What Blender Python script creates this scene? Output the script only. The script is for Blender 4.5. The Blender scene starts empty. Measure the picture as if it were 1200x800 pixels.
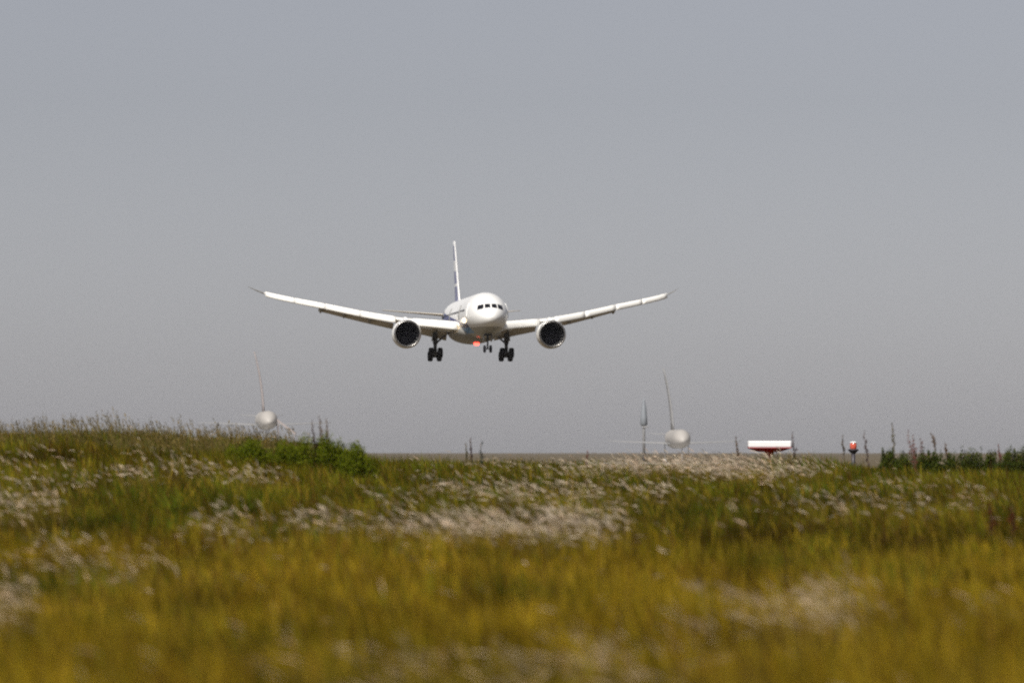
import bpy, math, random
import numpy as np
from mathutils import Vector, Matrix
from mathutils.bvhtree import BVHTree

R = math.radians
random.seed(7)
rng = np.random.default_rng(11)
scene = bpy.context.scene
COL = scene.collection

# ------------------------------------------------------------------ camera
EYE, FPX, HZ = 1.7, 5880.0, 529.0           # eye height, focal length in photo pixels, horizon row
cam_d = bpy.data.cameras.new('camera')
cam = bpy.data.objects.new('camera', cam_d)
COL.objects.link(cam)
cam.location = (0, 0, EYE)
cam.rotation_euler = (R(90), 0, 0)
cam_d.sensor_width = 36.0
cam_d.lens = 36.0 * FPX / 1200.0
cam_d.shift_y = (HZ - 400.0) / 1200.0
cam_d.clip_start = 0.5
cam_d.clip_end = 60000
cam_d.dof.use_dof = True
cam_d.dof.focus_distance = 205.0
cam_d.dof.aperture_fstop = 1.7
scene.camera = cam

# ------------------------------------------------------------------ sky, sun, exposure
SUN_EL, SUN_AZ = 45.0, 203.0                # degrees; azimuth clockwise from +Y (behind the camera, a little left)
world = bpy.data.worlds.new('World')
scene.world = world
world.use_nodes = True
wn, wl = world.node_tree.nodes, world.node_tree.links
sky = wn.new('ShaderNodeTexSky')
sky.sky_type = 'NISHITA'
sky.sun_disc = False
sky.sun_elevation = R(SUN_EL)
sky.sun_rotation = R(SUN_AZ)
sky.air_density = 1.0
sky.dust_density = 0.5
sky.ozone_density = 1.5
hsv = wn.new('ShaderNodeHueSaturation')
hsv.inputs['Saturation'].default_value = 0.25
bg = wn['Background']
bg.inputs['Strength'].default_value = 0.0485
wl.new(sky.outputs[0], hsv.inputs['Color'])
tone = wn.new('ShaderNodeVectorMath'); tone.operation = 'MULTIPLY'
tone.inputs[1].default_value = (.985, .982, 1.07)
wl.new(hsv.outputs[0], tone.inputs[0])
wl.new(tone.outputs[0], bg.inputs['Color'])

sun_d = bpy.data.lights.new('sun', 'SUN')
sun_d.energy = 4.9
sun_d.angle = R(0.53)
sun_d.color = (1.0, 0.95, 0.87)
sun = bpy.data.objects.new('sun', sun_d)
COL.objects.link(sun)
sdir = Vector((math.sin(R(SUN_AZ)) * math.cos(R(SUN_EL)), math.cos(R(SUN_AZ)) * math.cos(R(SUN_EL)), math.sin(R(SUN_EL))))
sun.rotation_euler = sdir.to_track_quat('Z', 'Y').to_euler()
sun.location = (0, -40, 80)

scene.view_settings.view_transform = 'Standard'
scene.view_settings.look = 'None'
scene.view_settings.exposure = 0.15
scene.view_settings.gamma = 1.0
scene.view_settings.use_curve_mapping = False
scene.render.engine = 'CYCLES'
scene.cycles.max_bounces = 6
scene.cycles.transparent_max_bounces = 4
scene.cycles.use_denoising = False

# ------------------------------------------------------------------ helpers
def tag(o, label=None, cat=None, group=None, kind=None):
    if label: o['label'] = label
    if cat: o['category'] = cat
    if group: o['group'] = group
    if kind: o['kind'] = kind
    return o

def empty(name, loc=(0, 0, 0), rot=(0, 0, 0)):
    o = bpy.data.objects.new(name, None)
    COL.objects.link(o)
    o.location = loc
    o.rotation_euler = rot
    o.empty_display_size = 0.3
    return o

def obj(name, verts, faces, mat=None, parent=None, smooth=True):
    me = bpy.data.meshes.new(name)
    me.from_pydata([tuple(v) for v in verts], [], [tuple(f) for f in faces])
    me.update()
    if smooth:
        me.polygons.foreach_set('use_smooth', [True] * len(me.polygons))
    o = bpy.data.objects.new(name, me)
    COL.objects.link(o)
    if mat: me.materials.append(mat)
    if parent: o.parent = parent
    return o

def fix_normals(o):
    import bmesh
    bm = bmesh.new(); bm.from_mesh(o.data)
    bmesh.ops.recalc_face_normals(bm, faces=bm.faces)
    bm.to_mesh(o.data); bm.free()
    return o

def at(px, py, Y):
    return Vector(((px - 600.0) / FPX * Y, Y, EYE + (HZ - py) / FPX * Y))

class MB:
    def __init__(s): s.v, s.f = [], []
    def loft(s, rings, cap0=True, cap1=True, closed=True):
        n = len(rings[0]); b = len(s.v)
        for r in rings: s.v += [tuple(p) for p in r]
        m = n if closed else n - 1
        for i in range(len(rings) - 1):
            for j in range(m):
                k = (j + 1) % n
                s.f.append((b + i*n + j, b + i*n + k, b + (i+1)*n + k, b + (i+1)*n + j))
        if cap0: s.f.append(tuple(b + j for j in range(n))[::-1])
        if cap1: s.f.append(tuple(b + (len(rings)-1)*n + j for j in range(n)))
        return s
    def tube(s, pts, radii, n=10, caps=True):
        pts = [Vector(p) for p in pts]
        if not hasattr(radii, '__len__'): radii = [radii] * len(pts)
        rings = []
        for i, p in enumerate(pts):
            d = (pts[min(i+1, len(pts)-1)] - pts[max(i-1, 0)]).normalized()
            a = d.cross(Vector((0, 0, 1)) if abs(d.z) < .9 else Vector((0, 1, 0))).normalized()
            c = d.cross(a).normalized()
            rings.append([p + (a*math.cos(t) + c*math.sin(t))*radii[i] for t in [2*math.pi*k/n for k in range(n)]])
        return s.loft(rings, caps, caps)
    def lathe(s, prof, origin, axis='Y', n=40, caps=True):
        # prof: (distance along axis, radius)
        o = Vector(origin); rings = []
        for t, r in prof:
            ring = []
            for k in range(n):
                th = 2*math.pi*k/n
                c, q = r*math.cos(th), r*math.sin(th)
                if axis == 'Y': ring.append(o + Vector((c, t, q)))
                elif axis == 'X': ring.append(o + Vector((t, c, q)))
                else: ring.append(o + Vector((c, q, t)))
            rings.append(ring)
        return s.loft(rings, caps, caps)
    def box(s, c, size, bevel=0.0, M=None):
        # chamfered box
        cx, cy, cz = c; hx, hy, hz = size[0]/2, size[1]/2, size[2]/2
        b = min(bevel, hx*.9, hy*.9, hz*.9)
        def ring(z, ix):
            x, y = hx - ix, hy - ix
            e = max(b - ix, 0)
            return [(-x+e, -y, z), (x-e, -y, z), (x, -y+e, z), (x, y-e, z), (x-e, y, z), (-x+e, y, z), (-x, y-e, z), (-x, -y+e, z)] if b > 0 else \
                   [(-x, -y, z), (x, -y, z), (x, y, z), (-x, y, z)]
        rs = [ring(-hz, b*.5), ring(-hz+b, 0), ring(hz-b, 0), ring(hz, b*.5)] if b > 0 else [ring(-hz, 0), ring(hz, 0)]
        out = []
        for r in rs:
            q = [Vector(p) for p in r]
            if M: q = [M @ p for p in q]
            out.append([p + Vector(c) for p in q])
        return s.loft(out)
    def build(s, name, mat=None, parent=None, smooth=True):
        return fix_normals(obj(name, s.v, s.f, mat, parent, smooth))

def autosmooth(o, deg=35):
    me = o.data
    try:
        me.set_sharp_from_angle(angle=R(deg))
    except Exception:
        pass
    return o

def mat(name, col, rough=.5, metal=0., spec=.5, noise=0., nscale=4., emit=None, estr=0.):
    m = bpy.data.materials.new(name); m.use_nodes = True
    n, l = m.node_tree.nodes, m.node_tree.links
    b = n['Principled BSDF']
    b.inputs['Base Color'].default_value = (*col, 1)
    b.inputs['Roughness'].default_value = rough
    b.inputs['Metallic'].default_value = metal
    b.inputs['Specular IOR Level'].default_value = spec
    if noise > 0:
        tc = n.new('ShaderNodeTexCoord'); t = n.new('ShaderNodeTexNoise')
        t.inputs['Scale'].default_value = nscale; t.inputs['Detail'].default_value = 6
        mr = n.new('ShaderNodeMapRange')
        mr.inputs['To Min'].default_value = 1 - noise; mr.inputs['To Max'].default_value = 1 + noise
        mx = n.new('ShaderNodeVectorMath'); mx.operation = 'SCALE'
        mx.inputs[0].default_value = col
        l.new(tc.outputs['Object'], t.inputs['Vector']); l.new(t.outputs['Fac'], mr.inputs['Value'])
        l.new(mr.outputs[0], mx.inputs['Scale']); l.new(mx.outputs[0], b.inputs['Base Color'])
    if emit:
        b.inputs['Emission Color'].default_value = (*emit, 1)
        b.inputs['Emission Strength'].default_value = estr
    return m

def math_node(nt, op, a, b=None, c=None):
    nd = nt.nodes.new('ShaderNodeMath'); nd.operation = op
    for i, v in enumerate((a, b, c)):
        if v is None: continue
        if isinstance(v, (int, float)): nd.inputs[i].default_value = v
        else: nt.links.new(v, nd.inputs[i])
    return nd.outputs[0]

def mix_rgb(nt, fac, a, b):
    nd = nt.nodes.new('ShaderNodeMix'); nd.data_type = 'RGBA'
    for sock, v in ((nd.inputs[0], fac), (nd.inputs[6], a), (nd.inputs[7], b)):
        if isinstance(v, (int, float)): sock.default_value = v
        elif isinstance(v, tuple): sock.default_value = (*v, 1)
        else: nt.links.new(v, sock)
    return nd.outputs[2]

# value noise on numpy arrays
_perm = rng.random((256, 256))
def vnoise(x, y):
    x = np.asarray(x, float); y = np.asarray(y, float)
    xi = np.floor(x).astype(int); yi = np.floor(y).astype(int)
    fx = x - xi; fy = y - yi
    fx = fx*fx*(3-2*fx); fy = fy*fy*(3-2*fy)
    g = lambda a, b: _perm[a & 255, b & 255]
    return (g(xi, yi)*(1-fx) + g(xi+1, yi)*fx)*(1-fy) + (g(xi, yi+1)*(1-fx) + g(xi+1, yi+1)*fx)*fy
def fbm(x, y):
    return .55*vnoise(x, y) + .3*vnoise(x*2.1+13, y*2.1+7) + .15*vnoise(x*4.3+31, y*4.3+3)
def sstep(a, b, x):
    t = np.clip((np.asarray(x, float) - a)/(b - a), 0, 1)
    return t*t*(3-2*t)

# ------------------------------------------------------------------ ground
KY = [-400, 22, 32, 45, 58, 70, 80, 90, 98, 106, 113, 121, 130, 142, 158, 175, 195, 1e6]
KZ = [0, 0, .03, .12, .29, .48, .66, .85, 1.0, 1.12, 1.17, 1.1, .82, .35, -.2, -.6, -.8, -.8]
def ground_z(x, y):
    x = np.asarray(x, float); y = np.asarray(y, float)
    z = np.interp(y, KY, KZ)
    hump = (.75+.25*sstep(-6, -9.5, x))*sstep(-2.6, -5.6, x) * sstep(70, 98, y) * (1 - sstep(112, 160, y))
    z = z + .56*hump
    near = 1 - sstep(130, 200, y)
    z = z + near*((fbm(x*.16+5, y*.16)-.5)*.28 + (fbm(x*.6+50, y*.5)-.5)*.14)*sstep(15, 40, y)
    z = z + 4.2*sstep(-32, -42, x)*(1-sstep(-150, -260, x)) * sstep(900, 960, y)*(1-sstep(1100, 1250, y))
    return z

def gz(x, y): return float(ground_z(np.array([x]), np.array([y]))[0])

ys = np.concatenate([np.linspace(-60, 20, 9), np.linspace(23, 200, 150), 200*np.power(9000/200, np.linspace(.02, 1, 90))])
us = np.linspace(-1, 1, 161)
verts, faces = [], []
for y in ys:
    hw = 60 + .5*max(y, 0)
    xs = np.sign(us)*np.abs(us)**1.7*hw
    zz = ground_z(xs, np.full_like(xs, y))
    verts += list(zip(xs, np.full_like(xs, y), zz))
nx = len(us)
for i in range(len(ys)-1):
    for j in range(nx-1):
        faces.append((i*nx+j, i*nx+j+1, (i+1)*nx+j+1, (i+1)*nx+j))
gm = bpy.data.materials.new('ground_soil'); gm.use_nodes = True
nt = gm.node_tree; b = nt.nodes['Principled BSDF']; b.inputs['Roughness'].default_value = .95
b.inputs['Specular IOR Level'].default_value = .1
tc = nt.nodes.new('ShaderNodeTexCoord'); sx = nt.nodes.new('ShaderNodeSeparateXYZ')
nt.links.new(tc.outputs['Object'], sx.inputs[0])
nz = nt.nodes.new('ShaderNodeTexNoise'); nz.inputs['Scale'].default_value = 1.2; nz.inputs['Detail'].default_value = 8
nt.links.new(tc.outputs['Object'], nz.inputs['Vector'])
nz2 = nt.nodes.new('ShaderNodeTexNoise'); nz2.inputs['Scale'].default_value = .004; nz2.inputs['Detail'].default_value = 5
nt.links.new(tc.outputs['Object'], nz2.inputs['Vector'])
near_c = mix_rgb(nt, nz.outputs['Fac'], (.030, .024, .008), (.075, .06, .014))
far_c = mix_rgb(nt, nz2.outputs['Fac'], (.085, .068, .042), (.14, .112, .07))
far_f = nt.nodes.new('ShaderNodeMapRange'); far_f.inputs['From Min'].default_value = 170; far_f.inputs['From Max'].default_value = 420
nt.links.new(sx.outputs['Y'], far_f.inputs['Value'])
nt.links.new(mix_rgb(nt, far_f.outputs[0], near_c, far_c), b.inputs['Base Color'])
tag(obj('ground', verts, faces, gm), 'open airfield ground rising to a low grassy crest', 'ground', kind='structure')

# ------------------------------------------------------------------ airliner
M_white = mat('white_paint', (.86, .86, .85), .28, noise=.03, nscale=.7)
M_wing = mat('wing_paint', (.86, .85, .82), .35, noise=.05, nscale=.9)
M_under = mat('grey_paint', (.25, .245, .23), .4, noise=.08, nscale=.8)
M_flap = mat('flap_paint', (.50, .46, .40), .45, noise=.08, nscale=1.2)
M_glass = mat('cockpit_glass', (.008, .008, .012), .12, spec=.5)
M_lip = mat('polished_lip', (.36, .35, .34), .35, metal=1.)
M_liner = mat('inlet_liner', (.003, .003, .005), .9, spec=.0)
M_fan = mat('fan_blade', (.003, .003, .005), .7, metal=0, spec=.05)
M_gear = mat('gear_metal', (.06, .06, .065), .45, metal=.3, noise=.2, nscale=6)
M_tyre = mat('tyre_rubber', (.012, .012, .016), .85, spec=.2)
M_rim = mat('wheel_rim', (.16, .16, .17), .4, metal=.5)
M_bay = mat('gear_bay', (.03, .03, .03), .8)
M_core = mat('exhaust_metal', (.22, .2, .18), .4, metal=.8)
M_landspot = mat('landing_lamp_and_spot', (1, .9, .75), .3, emit=(1, .74, .42), estr=9.)
M_beacon = mat('red_lamp', (.6, .02, .02), .3, emit=(1, .055, .035), estr=7.)
M_nav = mat('red_nav_lamp', (.6, .02, .02), .3, emit=(1, .06, .05), estr=1.5)

# fuselage livery: white top, dark and light blue band rising aft, pale grey belly
fm = bpy.data.materials.new('fuselage_livery'); fm.use_nodes = True
nt = fm.node_tree; b = nt.nodes['Principled BSDF']; b.inputs['Roughness'].default_value = .28
tc = nt.nodes.new('ShaderNodeTexCoord'); sx = nt.nodes.new('ShaderNodeSeparateXYZ'); nt.links.new(tc.outputs['Object'], sx.inputs[0])
A, Z = sx.outputs['Y'], sx.outputs['Z']
mr = nt.nodes.new('ShaderNodeMapRange'); mr.interpolation_type = 'LINEAR'
mr.inputs['From Min'].default_value = 8; mr.inputs['From Max'].default_value = 44
mr.inputs['To Min'].default_value = -1.25; mr.inputs['To Max'].default_value = 1.55
nt.links.new(A, mr.inputs['Value'])
top = mr.outputs[0]
below_top = math_node(nt, 'LESS_THAN', Z, top)
thick = nt.nodes.new('ShaderNodeMapRange'); thick.inputs['From Min'].default_value = 6; thick.inputs['From Max'].default_value = 44
thick.inputs['To Min'].default_value = .35; thick.inputs['To Max'].default_value = 2.6
nt.links.new(A, thick.inputs['Value'])
mid = math_node(nt, 'SUBTRACT', top, thick.outputs[0])
below_mid = math_node(nt, 'LESS_THAN', Z, mid)
low = math_node(nt, 'SUBTRACT', mid, .75)
below_low = math_node(nt, 'LESS_THAN', Z, low)
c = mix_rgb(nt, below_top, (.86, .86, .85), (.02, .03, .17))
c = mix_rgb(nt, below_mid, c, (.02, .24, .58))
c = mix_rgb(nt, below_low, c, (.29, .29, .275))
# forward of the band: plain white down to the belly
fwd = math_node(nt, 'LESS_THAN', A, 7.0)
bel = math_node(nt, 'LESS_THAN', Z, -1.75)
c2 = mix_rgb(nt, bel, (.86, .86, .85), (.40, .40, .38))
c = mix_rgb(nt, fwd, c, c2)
nz = nt.nodes.new('ShaderNodeTexNoise'); nz.inputs['Scale'].default_value = .8; nz.inputs['Detail'].default_value = 6
nt.links.new(tc.outputs['Object'], nz.inputs['Vector'])
dirt = nt.nodes.new('ShaderNodeMapRange'); dirt.inputs['To Min'].default_value = .9; dirt.inputs['To Max'].default_value = 1.06
nt.links.new(nz.outputs['Fac'], dirt.inputs['Value'])
sc = nt.nodes.new('ShaderNodeVectorMath'); sc.operation = 'SCALE'; nt.links.new(c, sc.inputs[0]); nt.links.new(dirt.outputs[0], sc.inputs['Scale'])
nt.links.new(sc.outputs[0], b.inputs['Base Color'])

# fin livery: dark blue with white leading edge, white tip and a few white blocks
FIN = dict(le0=43.3, z0=2.3, le1=51.4, z1=11.75)
vm = bpy.data.materials.new('fin_livery'); vm.use_nodes = True
nt = vm.node_tree; b = nt.nodes['Principled BSDF']; b.inputs['Roughness'].default_value = .3
tc = nt.nodes.new('ShaderNodeTexCoord'); sx = nt.nodes.new('ShaderNodeSeparateXYZ'); nt.links.new(tc.outputs['Object'], sx.inputs[0])
sl = (FIN['le1']-FIN['le0'])/(FIN['z1']-FIN['z0'])
le = math_node(nt, 'MULTIPLY_ADD', sx.outputs['Z'], sl, FIN['le0']-sl*FIN['z0'])
dist = math_node(nt, 'SUBTRACT', sx.outputs['Y'], le)
isw = math_node(nt, 'MAXIMUM', math_node(nt, 'LESS_THAN', dist, .55), math_node(nt, 'GREATER_THAN', sx.outputs['Z'], 11.2))
gap = math_node(nt, 'MULTIPLY', math_node(nt, 'GREATER_THAN', sx.outputs['Z'], 7.4), math_node(nt, 'LESS_THAN', sx.outputs['Z'], 8.9))
gap2 = math_node(nt, 'MULTIPLY', math_node(nt, 'GREATER_THAN', sx.outputs['Z'], 5.2), math_node(nt, 'LESS_THAN', sx.outputs['Z'], 5.6))
isw = math_node(nt, 'MAXIMUM', isw, math_node(nt, 'MAXIMUM', gap, gap2))
nt.links.new(mix_rgb(nt, isw, (.15, .16, .30), (.74, .74, .74)), b.inputs['Base Color'])

def lerp_table(tab, t):
    tab = np.array(tab, float)
    return [float(np.interp(t, tab[:, 0], tab[:, k])) for k in range(1, tab.shape[1])]

def smooth_table(tab, ts):
    # monotone-ish Catmull-Rom through rows
    tab = np.array(tab, float); out = []
    for t in ts:
        i = int(np.clip(np.searchsorted(tab[:, 0], t) - 1, 0, len(tab)-2))
        p0, p1, p2, p3 = tab[max(i-1, 0)], tab[i], tab[i+1], tab[min(i+2, len(tab)-1)]
        h = p2[0]-p1[0]; u = (t-p1[0])/h
        m1 = (p2-p0)/max(p2[0]-p0[0], 1e-6)*h; m2 = (p3-p1)/max(p3[0]-p1[0], 1e-6)*h
        v = (2*u**3-3*u**2+1)*p1 + (u**3-2*u**2+u)*m1 + (-2*u**3+3*u**2)*p2 + (u**3-u**2)*m2
        out.append(v)
    return out

FUS = [(0, -.55, .03, .03), (.12, -.55, .40, .38), (.45, -.52, .82, .76), (1.1, -.43, 1.32, 1.24), (2.1, -.30, 1.83, 1.76), (3.4, -.16, 2.27, 2.24),
       (5, -.06, 2.60, 2.62), (7, 0, 2.82, 2.88), (9, 0, 2.885, 2.97), (20, 0, 2.885, 2.97), (37, 0, 2.885, 2.97), (41.5, .22, 2.70, 2.74), (46, .72, 2.16, 2.2),
       (50, 1.2, 1.5, 1.58), (53.5, 1.6, .85, .95), (56, 1.85, .3, .38), (56.4, 1.87, .05, .08)]
def fuselage(table, name, m, parent, seg=56, scale=1.0):
    a_end = table[-1][0]
    ts = sorted(set(list(np.linspace(0, 1.0, 10)**1.6*2.0) + list(np.linspace(2.2, 9, 14)) + list(np.linspace(9.5, 37, 12)) + list(np.linspace(38, a_end, 22))))
    rings = []
    for t, v in zip(ts, smooth_table(table, ts)):
        zc, hw, hh = v[1], max(v[2], .01), max(v[3], .01)
        rings.append([Vector((hw*math.cos(q), t, zc + hh*math.sin(q)))*scale for q in [2*math.pi*k/seg for k in range(seg)]])
    return MB().loft(rings).build(name, m, parent)

def airfoil(chord, thick, n=14):
    # list of (x along chord 0..chord, z) closed loop, TE->upper->LE->lower
    pts = []
    xs = [.5*(1-math.cos(math.pi*k/n)) for k in range(n+1)]
    yt = lambda x: 5*thick*(.2969*math.sqrt(x)-.126*x-.3516*x*x+.2843*x**3-.1036*x**4)/ (0.5*1.0) * .5
    for x in xs[::-1]: pts.append((x*chord, yt(x) + .012*chord*math.sin(math.pi*x)))
    for x in xs[1:-1]: pts.append((x*chord, -yt(x)*.85 + .012*chord*math.sin(math.pi*x)))
    return pts

def wing_part(table, side, spans, incid0=3.5, incid1=0.0):
    mb = MB(); rings = []
    smax = table[-1][0]
    for s in spans:
        le, z, ch, th = lerp_table(table, s) if False else smooth_table(table, [s])[0][1:]
        inc = R(incid0 + (incid1-incid0)*s/smax)
        ring = []
        for x, zz in airfoil(ch, th):
            ring.append((side*s, le + x*math.cos(inc), z - x*math.sin(inc) + zz))
        rings.append(ring)
    return mb.loft(rings)

WING = [(2.0, 16.4, -1.25, 12.2, 1.35), (5.5, 18.9, -.85, 9.6, 1.05), (9.8, 21.7, -.35, 7.2, .80), (14, 24.4, .40, 5.9, .64), (17, 26.3, 1.05, 5.2, .55),
        (20, 28.2, 1.75, 4.6, .47), (23.5, 30.4, 2.5, 3.9, .38), (26.5, 32.4, 3.2, 3.2, .30), (28, 33.8, 3.65, 2.4, .22), (29.2, 35.5, 4.2, 1.5, .12), (30.1, 37.4, 4.7, .5, .04)]
STAB = [(.6, 48.8, 1.15, 5.2, .36), (9.9, 55.4, 2.05, 1.8, .10)]

def wing_at(s, x=0.):
    le, z, ch, th = smooth_table(WING, [s])[0][1:]
    inc = R(3.5*(1 - s/30.1))
    return le + x*math.cos(inc), z - x*math.sin(inc), ch, th

def make_airliner():
    root = empty('airliner')
    tag(root, 'white twin-engine airliner with blue stripe coming in to land, wheels down', 'airliner')
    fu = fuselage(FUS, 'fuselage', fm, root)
    bvh = BVHTree.FromPolygons([v.co for v in fu.data.vertices], [p.vertices for p in fu.data.polygons])
    def patch(quad, mb, nu=8, nv=4, off=.03):
        # quad corners (x, z): bl, br, tr, tl, draped on the nose from the front
        base = len(mb.v)
        for sgn in (off, -.05):
            for j in range(nv+1):
                for i in range(nu+1):
                    u, v = i/nu, j/nv
                    x = (quad[0][0]*(1-u)+quad[1][0]*u)*(1-v) + (quad[3][0]*(1-u)+quad[2][0]*u)*v
                    z = (quad[0][1]*(1-u)+quad[1][1]*u)*(1-v) + (quad[3][1]*(1-u)+quad[2][1]*u)*v
                    h, n, _, _ = bvh.ray_cast(Vector((x, -5, z)), Vector((0, 1, 0)))
                    if h is None: h, n = Vector((x, 6, z)), Vector((0, -1, 0))
                    if n.y > 0: n = -n
                    mb.v.append(tuple(h + n*sgn))
        w = nu+1; k = w*(nv+1)
        for j in range(nv):
            for i in range(nu):
                a = base+j*w+i
                mb.f.append((a, a+1, a+w+1, a+w)); mb.f.append((a+k+w, a+k+w+1, a+k+1, a+k))
        for i in range(nu):
            a = base+i; c = base+nv*w+i
            mb.f.append((a, a+k, a+k+1, a+1)); mb.f.append((c+1, c+k+1, c+k, c))
        for j in range(nv):
            a = base+j*w; c = a+nu
            mb.f.append((a+w, a+w+k, a+k, a)); mb.f.append((c, c+k, c+w+k, c+w))
    for sd in (-1, 1):
        for q in ([(.10, .70), (.82, .66), (.74, 1.22), (.10, 1.22)], [(.98, .60), (1.72, .44), (1.60, 1.02), (.90, 1.20)]):
            mb = MB(); patch([(sd*x, z) for x, z in q], mb)
            mb.build('cockpit_window', M_glass, fu)
    # cabin windows and doors along both flanks
    for sd in (-1, 1):
        x = 2.885*math.sqrt(1-(.55/2.97)**2)
        wme = None
        for k in range(51):
            a = 8.4 + k*.64
            if abs(a-15.5) < .7 or abs(a-29) < .7: continue
            if wme is None:
                wo = MB().box((0, 0, 0), (.05, .22, .36), .02).build('cabin_window', M_glass, fu); wme = wo.data
            else:
                wo = bpy.data.objects.new('cabin_window', wme); COL.objects.link(wo); wo.parent = fu
            wo.location = (sd*x, a, .55)
        for a in (6.6, 15.5, 29, 40):
            v = smooth_table(FUS, [a])[0]
            mbd = MB(); rings = []
            for z in np.linspace(-.55, 1.45, 7):
                x = v[2]*math.sqrt(max(0, 1-((z-v[1])/v[3])**2))
                rings.append([(sd*(x+.025), a-.53, z), (sd*(x+.025), a+.53, z), (sd*(x-.06), a+.53, z), (sd*(x-.06), a-.53, z)])
            mbd.loft(rings).build('cabin_door', M_under if a > 9 else M_white, fu)
    # belly fairing
    BEL = [(13.2, -2.5, .25, .15), (14.2, -2.25, 1.6, .75), (16, -1.95, 2.75, 1.3), (18.5, -1.8, 3.15, 1.6), (23, -1.75, 3.2, 1.75), (28, -1.75, 3.15, 1.72), (31, -1.85, 2.9, 1.45), (34, -2.1, 2.1, .95), (36, -2.4, .6, .35)]
    ts = list(np.linspace(13.2, 36, 26)); rings = []
    for t, v in zip(ts, smooth_table(BEL, ts)):
        rings.append([Vector((max(v[2], .02)*math.cos(q)*(1 if True else 1), t, v[1] + max(v[3], .02)*math.sin(q))) for q in [2*math.pi*k/40 for k in range(40)]])
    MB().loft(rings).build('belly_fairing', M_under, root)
    # wings
    for sd in (-1, 1):
        w = wing_part(WING, sd, list(np.linspace(2.0, 27, 24)) + [27.6, 28.1]).build('wing', M_wing, root)
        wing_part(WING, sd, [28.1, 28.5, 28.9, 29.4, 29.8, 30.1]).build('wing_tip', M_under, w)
        # slats: thin curved strips hung ahead of and below the leading edge
        for s0, s1 in ((3.0, 8.6), (10.9, 15.4), (15.42, 20.0), (20.02, 24.0), (24.02, 27.9)):
            mb = MB(); rings = []
            for s in np.linspace(s0, s1, 8):
                le, z, ch, th = wing_at(s)
                k = .55 + .45*th/1.0
                arc = []
                for q in np.linspace(-.25, 1.0, 9):
                    ang = q*math.pi/2            # 0 = facing forward, 1 = up
                    rr = .70*k
                    arc.append((-.35*k - rr*math.cos(ang)*.9 + rr*.55, -.30*k + rr*math.sin(ang)*1.05))
                ring = [(sd*s, le + x, z + zz) for x, zz in arc] + [(sd*s, le + x + .10, z + zz - .06) for x, zz in arc[::-1]]
                rings.append(ring)
            mb.loft(rings).build('slat', M_wing, w)
        # flaps, lowered
        for s0, s1 in ((3.3, 9.0), (10.6, 20.6)):
            mb = MB(); rings = []
            for s in np.linspace(s0, s1, 9):
                le, z, ch, th = wing_at(s)
                y0, z0, _, _ = wing_at(s, ch*.93)
                fc = ch*.19 if s < 9.5 else ch*.21
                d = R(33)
                ring = [(sd*s, y0 + x*math.cos(d) + zz*math.sin(d), z0 - .10 - x*math.sin(d) + zz*math.cos(d)) for x, zz in airfoil(fc, .28*fc*.5, 8)]
                rings.append(ring)
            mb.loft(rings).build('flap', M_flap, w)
        y0, z0, ch, _ = wing_at(9.8)
        # flap track fairings
        for s in (13.8, 17.2, 20.3):
            y0, z0, ch, th = wing_at(s); 
            mb = MB(); L = 2.9; rr = .16 + .010*ch
            prof = [(t*L, rr*math.sin(math.pi*min(max(t, .015), .985))**.6) for t in np.linspace(0, 1, 14)]
            yy, zz, _, _ = wing_at(s, ch*.62)
            rings = []
            for t, r_ in prof:
                zc = zz - .14 - .22*t
                rings.append([(sd*s + r_*math.cos(q), yy + t, zc + r_*1.25*math.sin(q)) for q in [2*math.pi*k/14 for k in range(14)]])
            mb.loft(rings).build('flap_fairing', M_under, w)
        # engine
        ex, ez, ef = sd*9.8, -2.35, 15.6
        mb = MB()
        rings_prof = [(.22, 1.84), (.5, 1.90), (1.2, 1.95), (2.2, 1.95), (3.4, 1.82), (4.6, 1.58), (5.0, 1.48), (4.9, 1.42), (3.0, 1.45), (1.3, 1.50)]
        mb.lathe(rings_prof, (ex, ef, ez), 'Y', 56, False)
        nac = mb.build('engine_nacelle', M_white, root)
        lip = [(.22, 1.841), (.10, 1.80), (.03, 1.745), (0, 1.69), (.03, 1.635), (.10, 1.595), (.22, 1.56)]
        lm = MB(); n = 56; rings = []
        for t, r_ in lip:
            rings.append([(ex + r_*math.cos(2*math.pi*k/n), ef + t, ez + r_*math.sin(2*math.pi*k/n)) for k in range(n)])
        lm.loft(rings, False, False).build('inlet_lip', M_lip, nac)
        li = MB(); rings = []
        for t, r_ in [(.22, 1.56), (.5, 1.52), (1.0, 1.50), (2.1, 1.52)]:
            rings.append([(ex + r_*math.cos(2*math.pi*k/n), ef + t, ez + r_*math.sin(2*math.pi*k/n)) for k in range(n)])
        li.loft(rings, False, True).build('inlet_liner', M_liner, nac)
        fb = MB()
        for k in range(18):
            th0 = 2*math.pi*k/18
            rows = []
            for r_ in np.linspace(.42, 1.46, 6):
                tw = .25 + .55*(r_/1.46); cw = .24 + .10*r_
                p = []
                for e in (-1, 1):
                    th = th0 + e*cw*math.cos(tw)/max(r_, .4)*.8 + .18*math.sin(2.2*r_)
                    p.append((ex + r_*math.cos(th), ef + 1.45 + e*cw*math.sin(tw), ez + r_*math.sin(th)))
                rows.append([p[0], p[1], (p[1][0], p[1][1]+.03, p[1][2]), (p[0][0], p[0][1]+.03, p[0][2])])
            fb.loft(rows)
        fb.build('fan', M_fan, nac)
        MB().lathe([(.9, .02), (.97, .14), (1.15, .28), (1.4, .40), (1.65, .46)], (ex, ef, ez), 'Y', 24).build('spinner', M_fan, nac)
        MB().lathe([(4.3, 1.05), (5.6, .95), (6.6, .72), (6.6, .5), (7.6, .08)], (ex, ef, ez), 'Y', 32).build('exhaust_cone', M_core, nac)
        # pylon
        mb = MB(); rings = []
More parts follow.
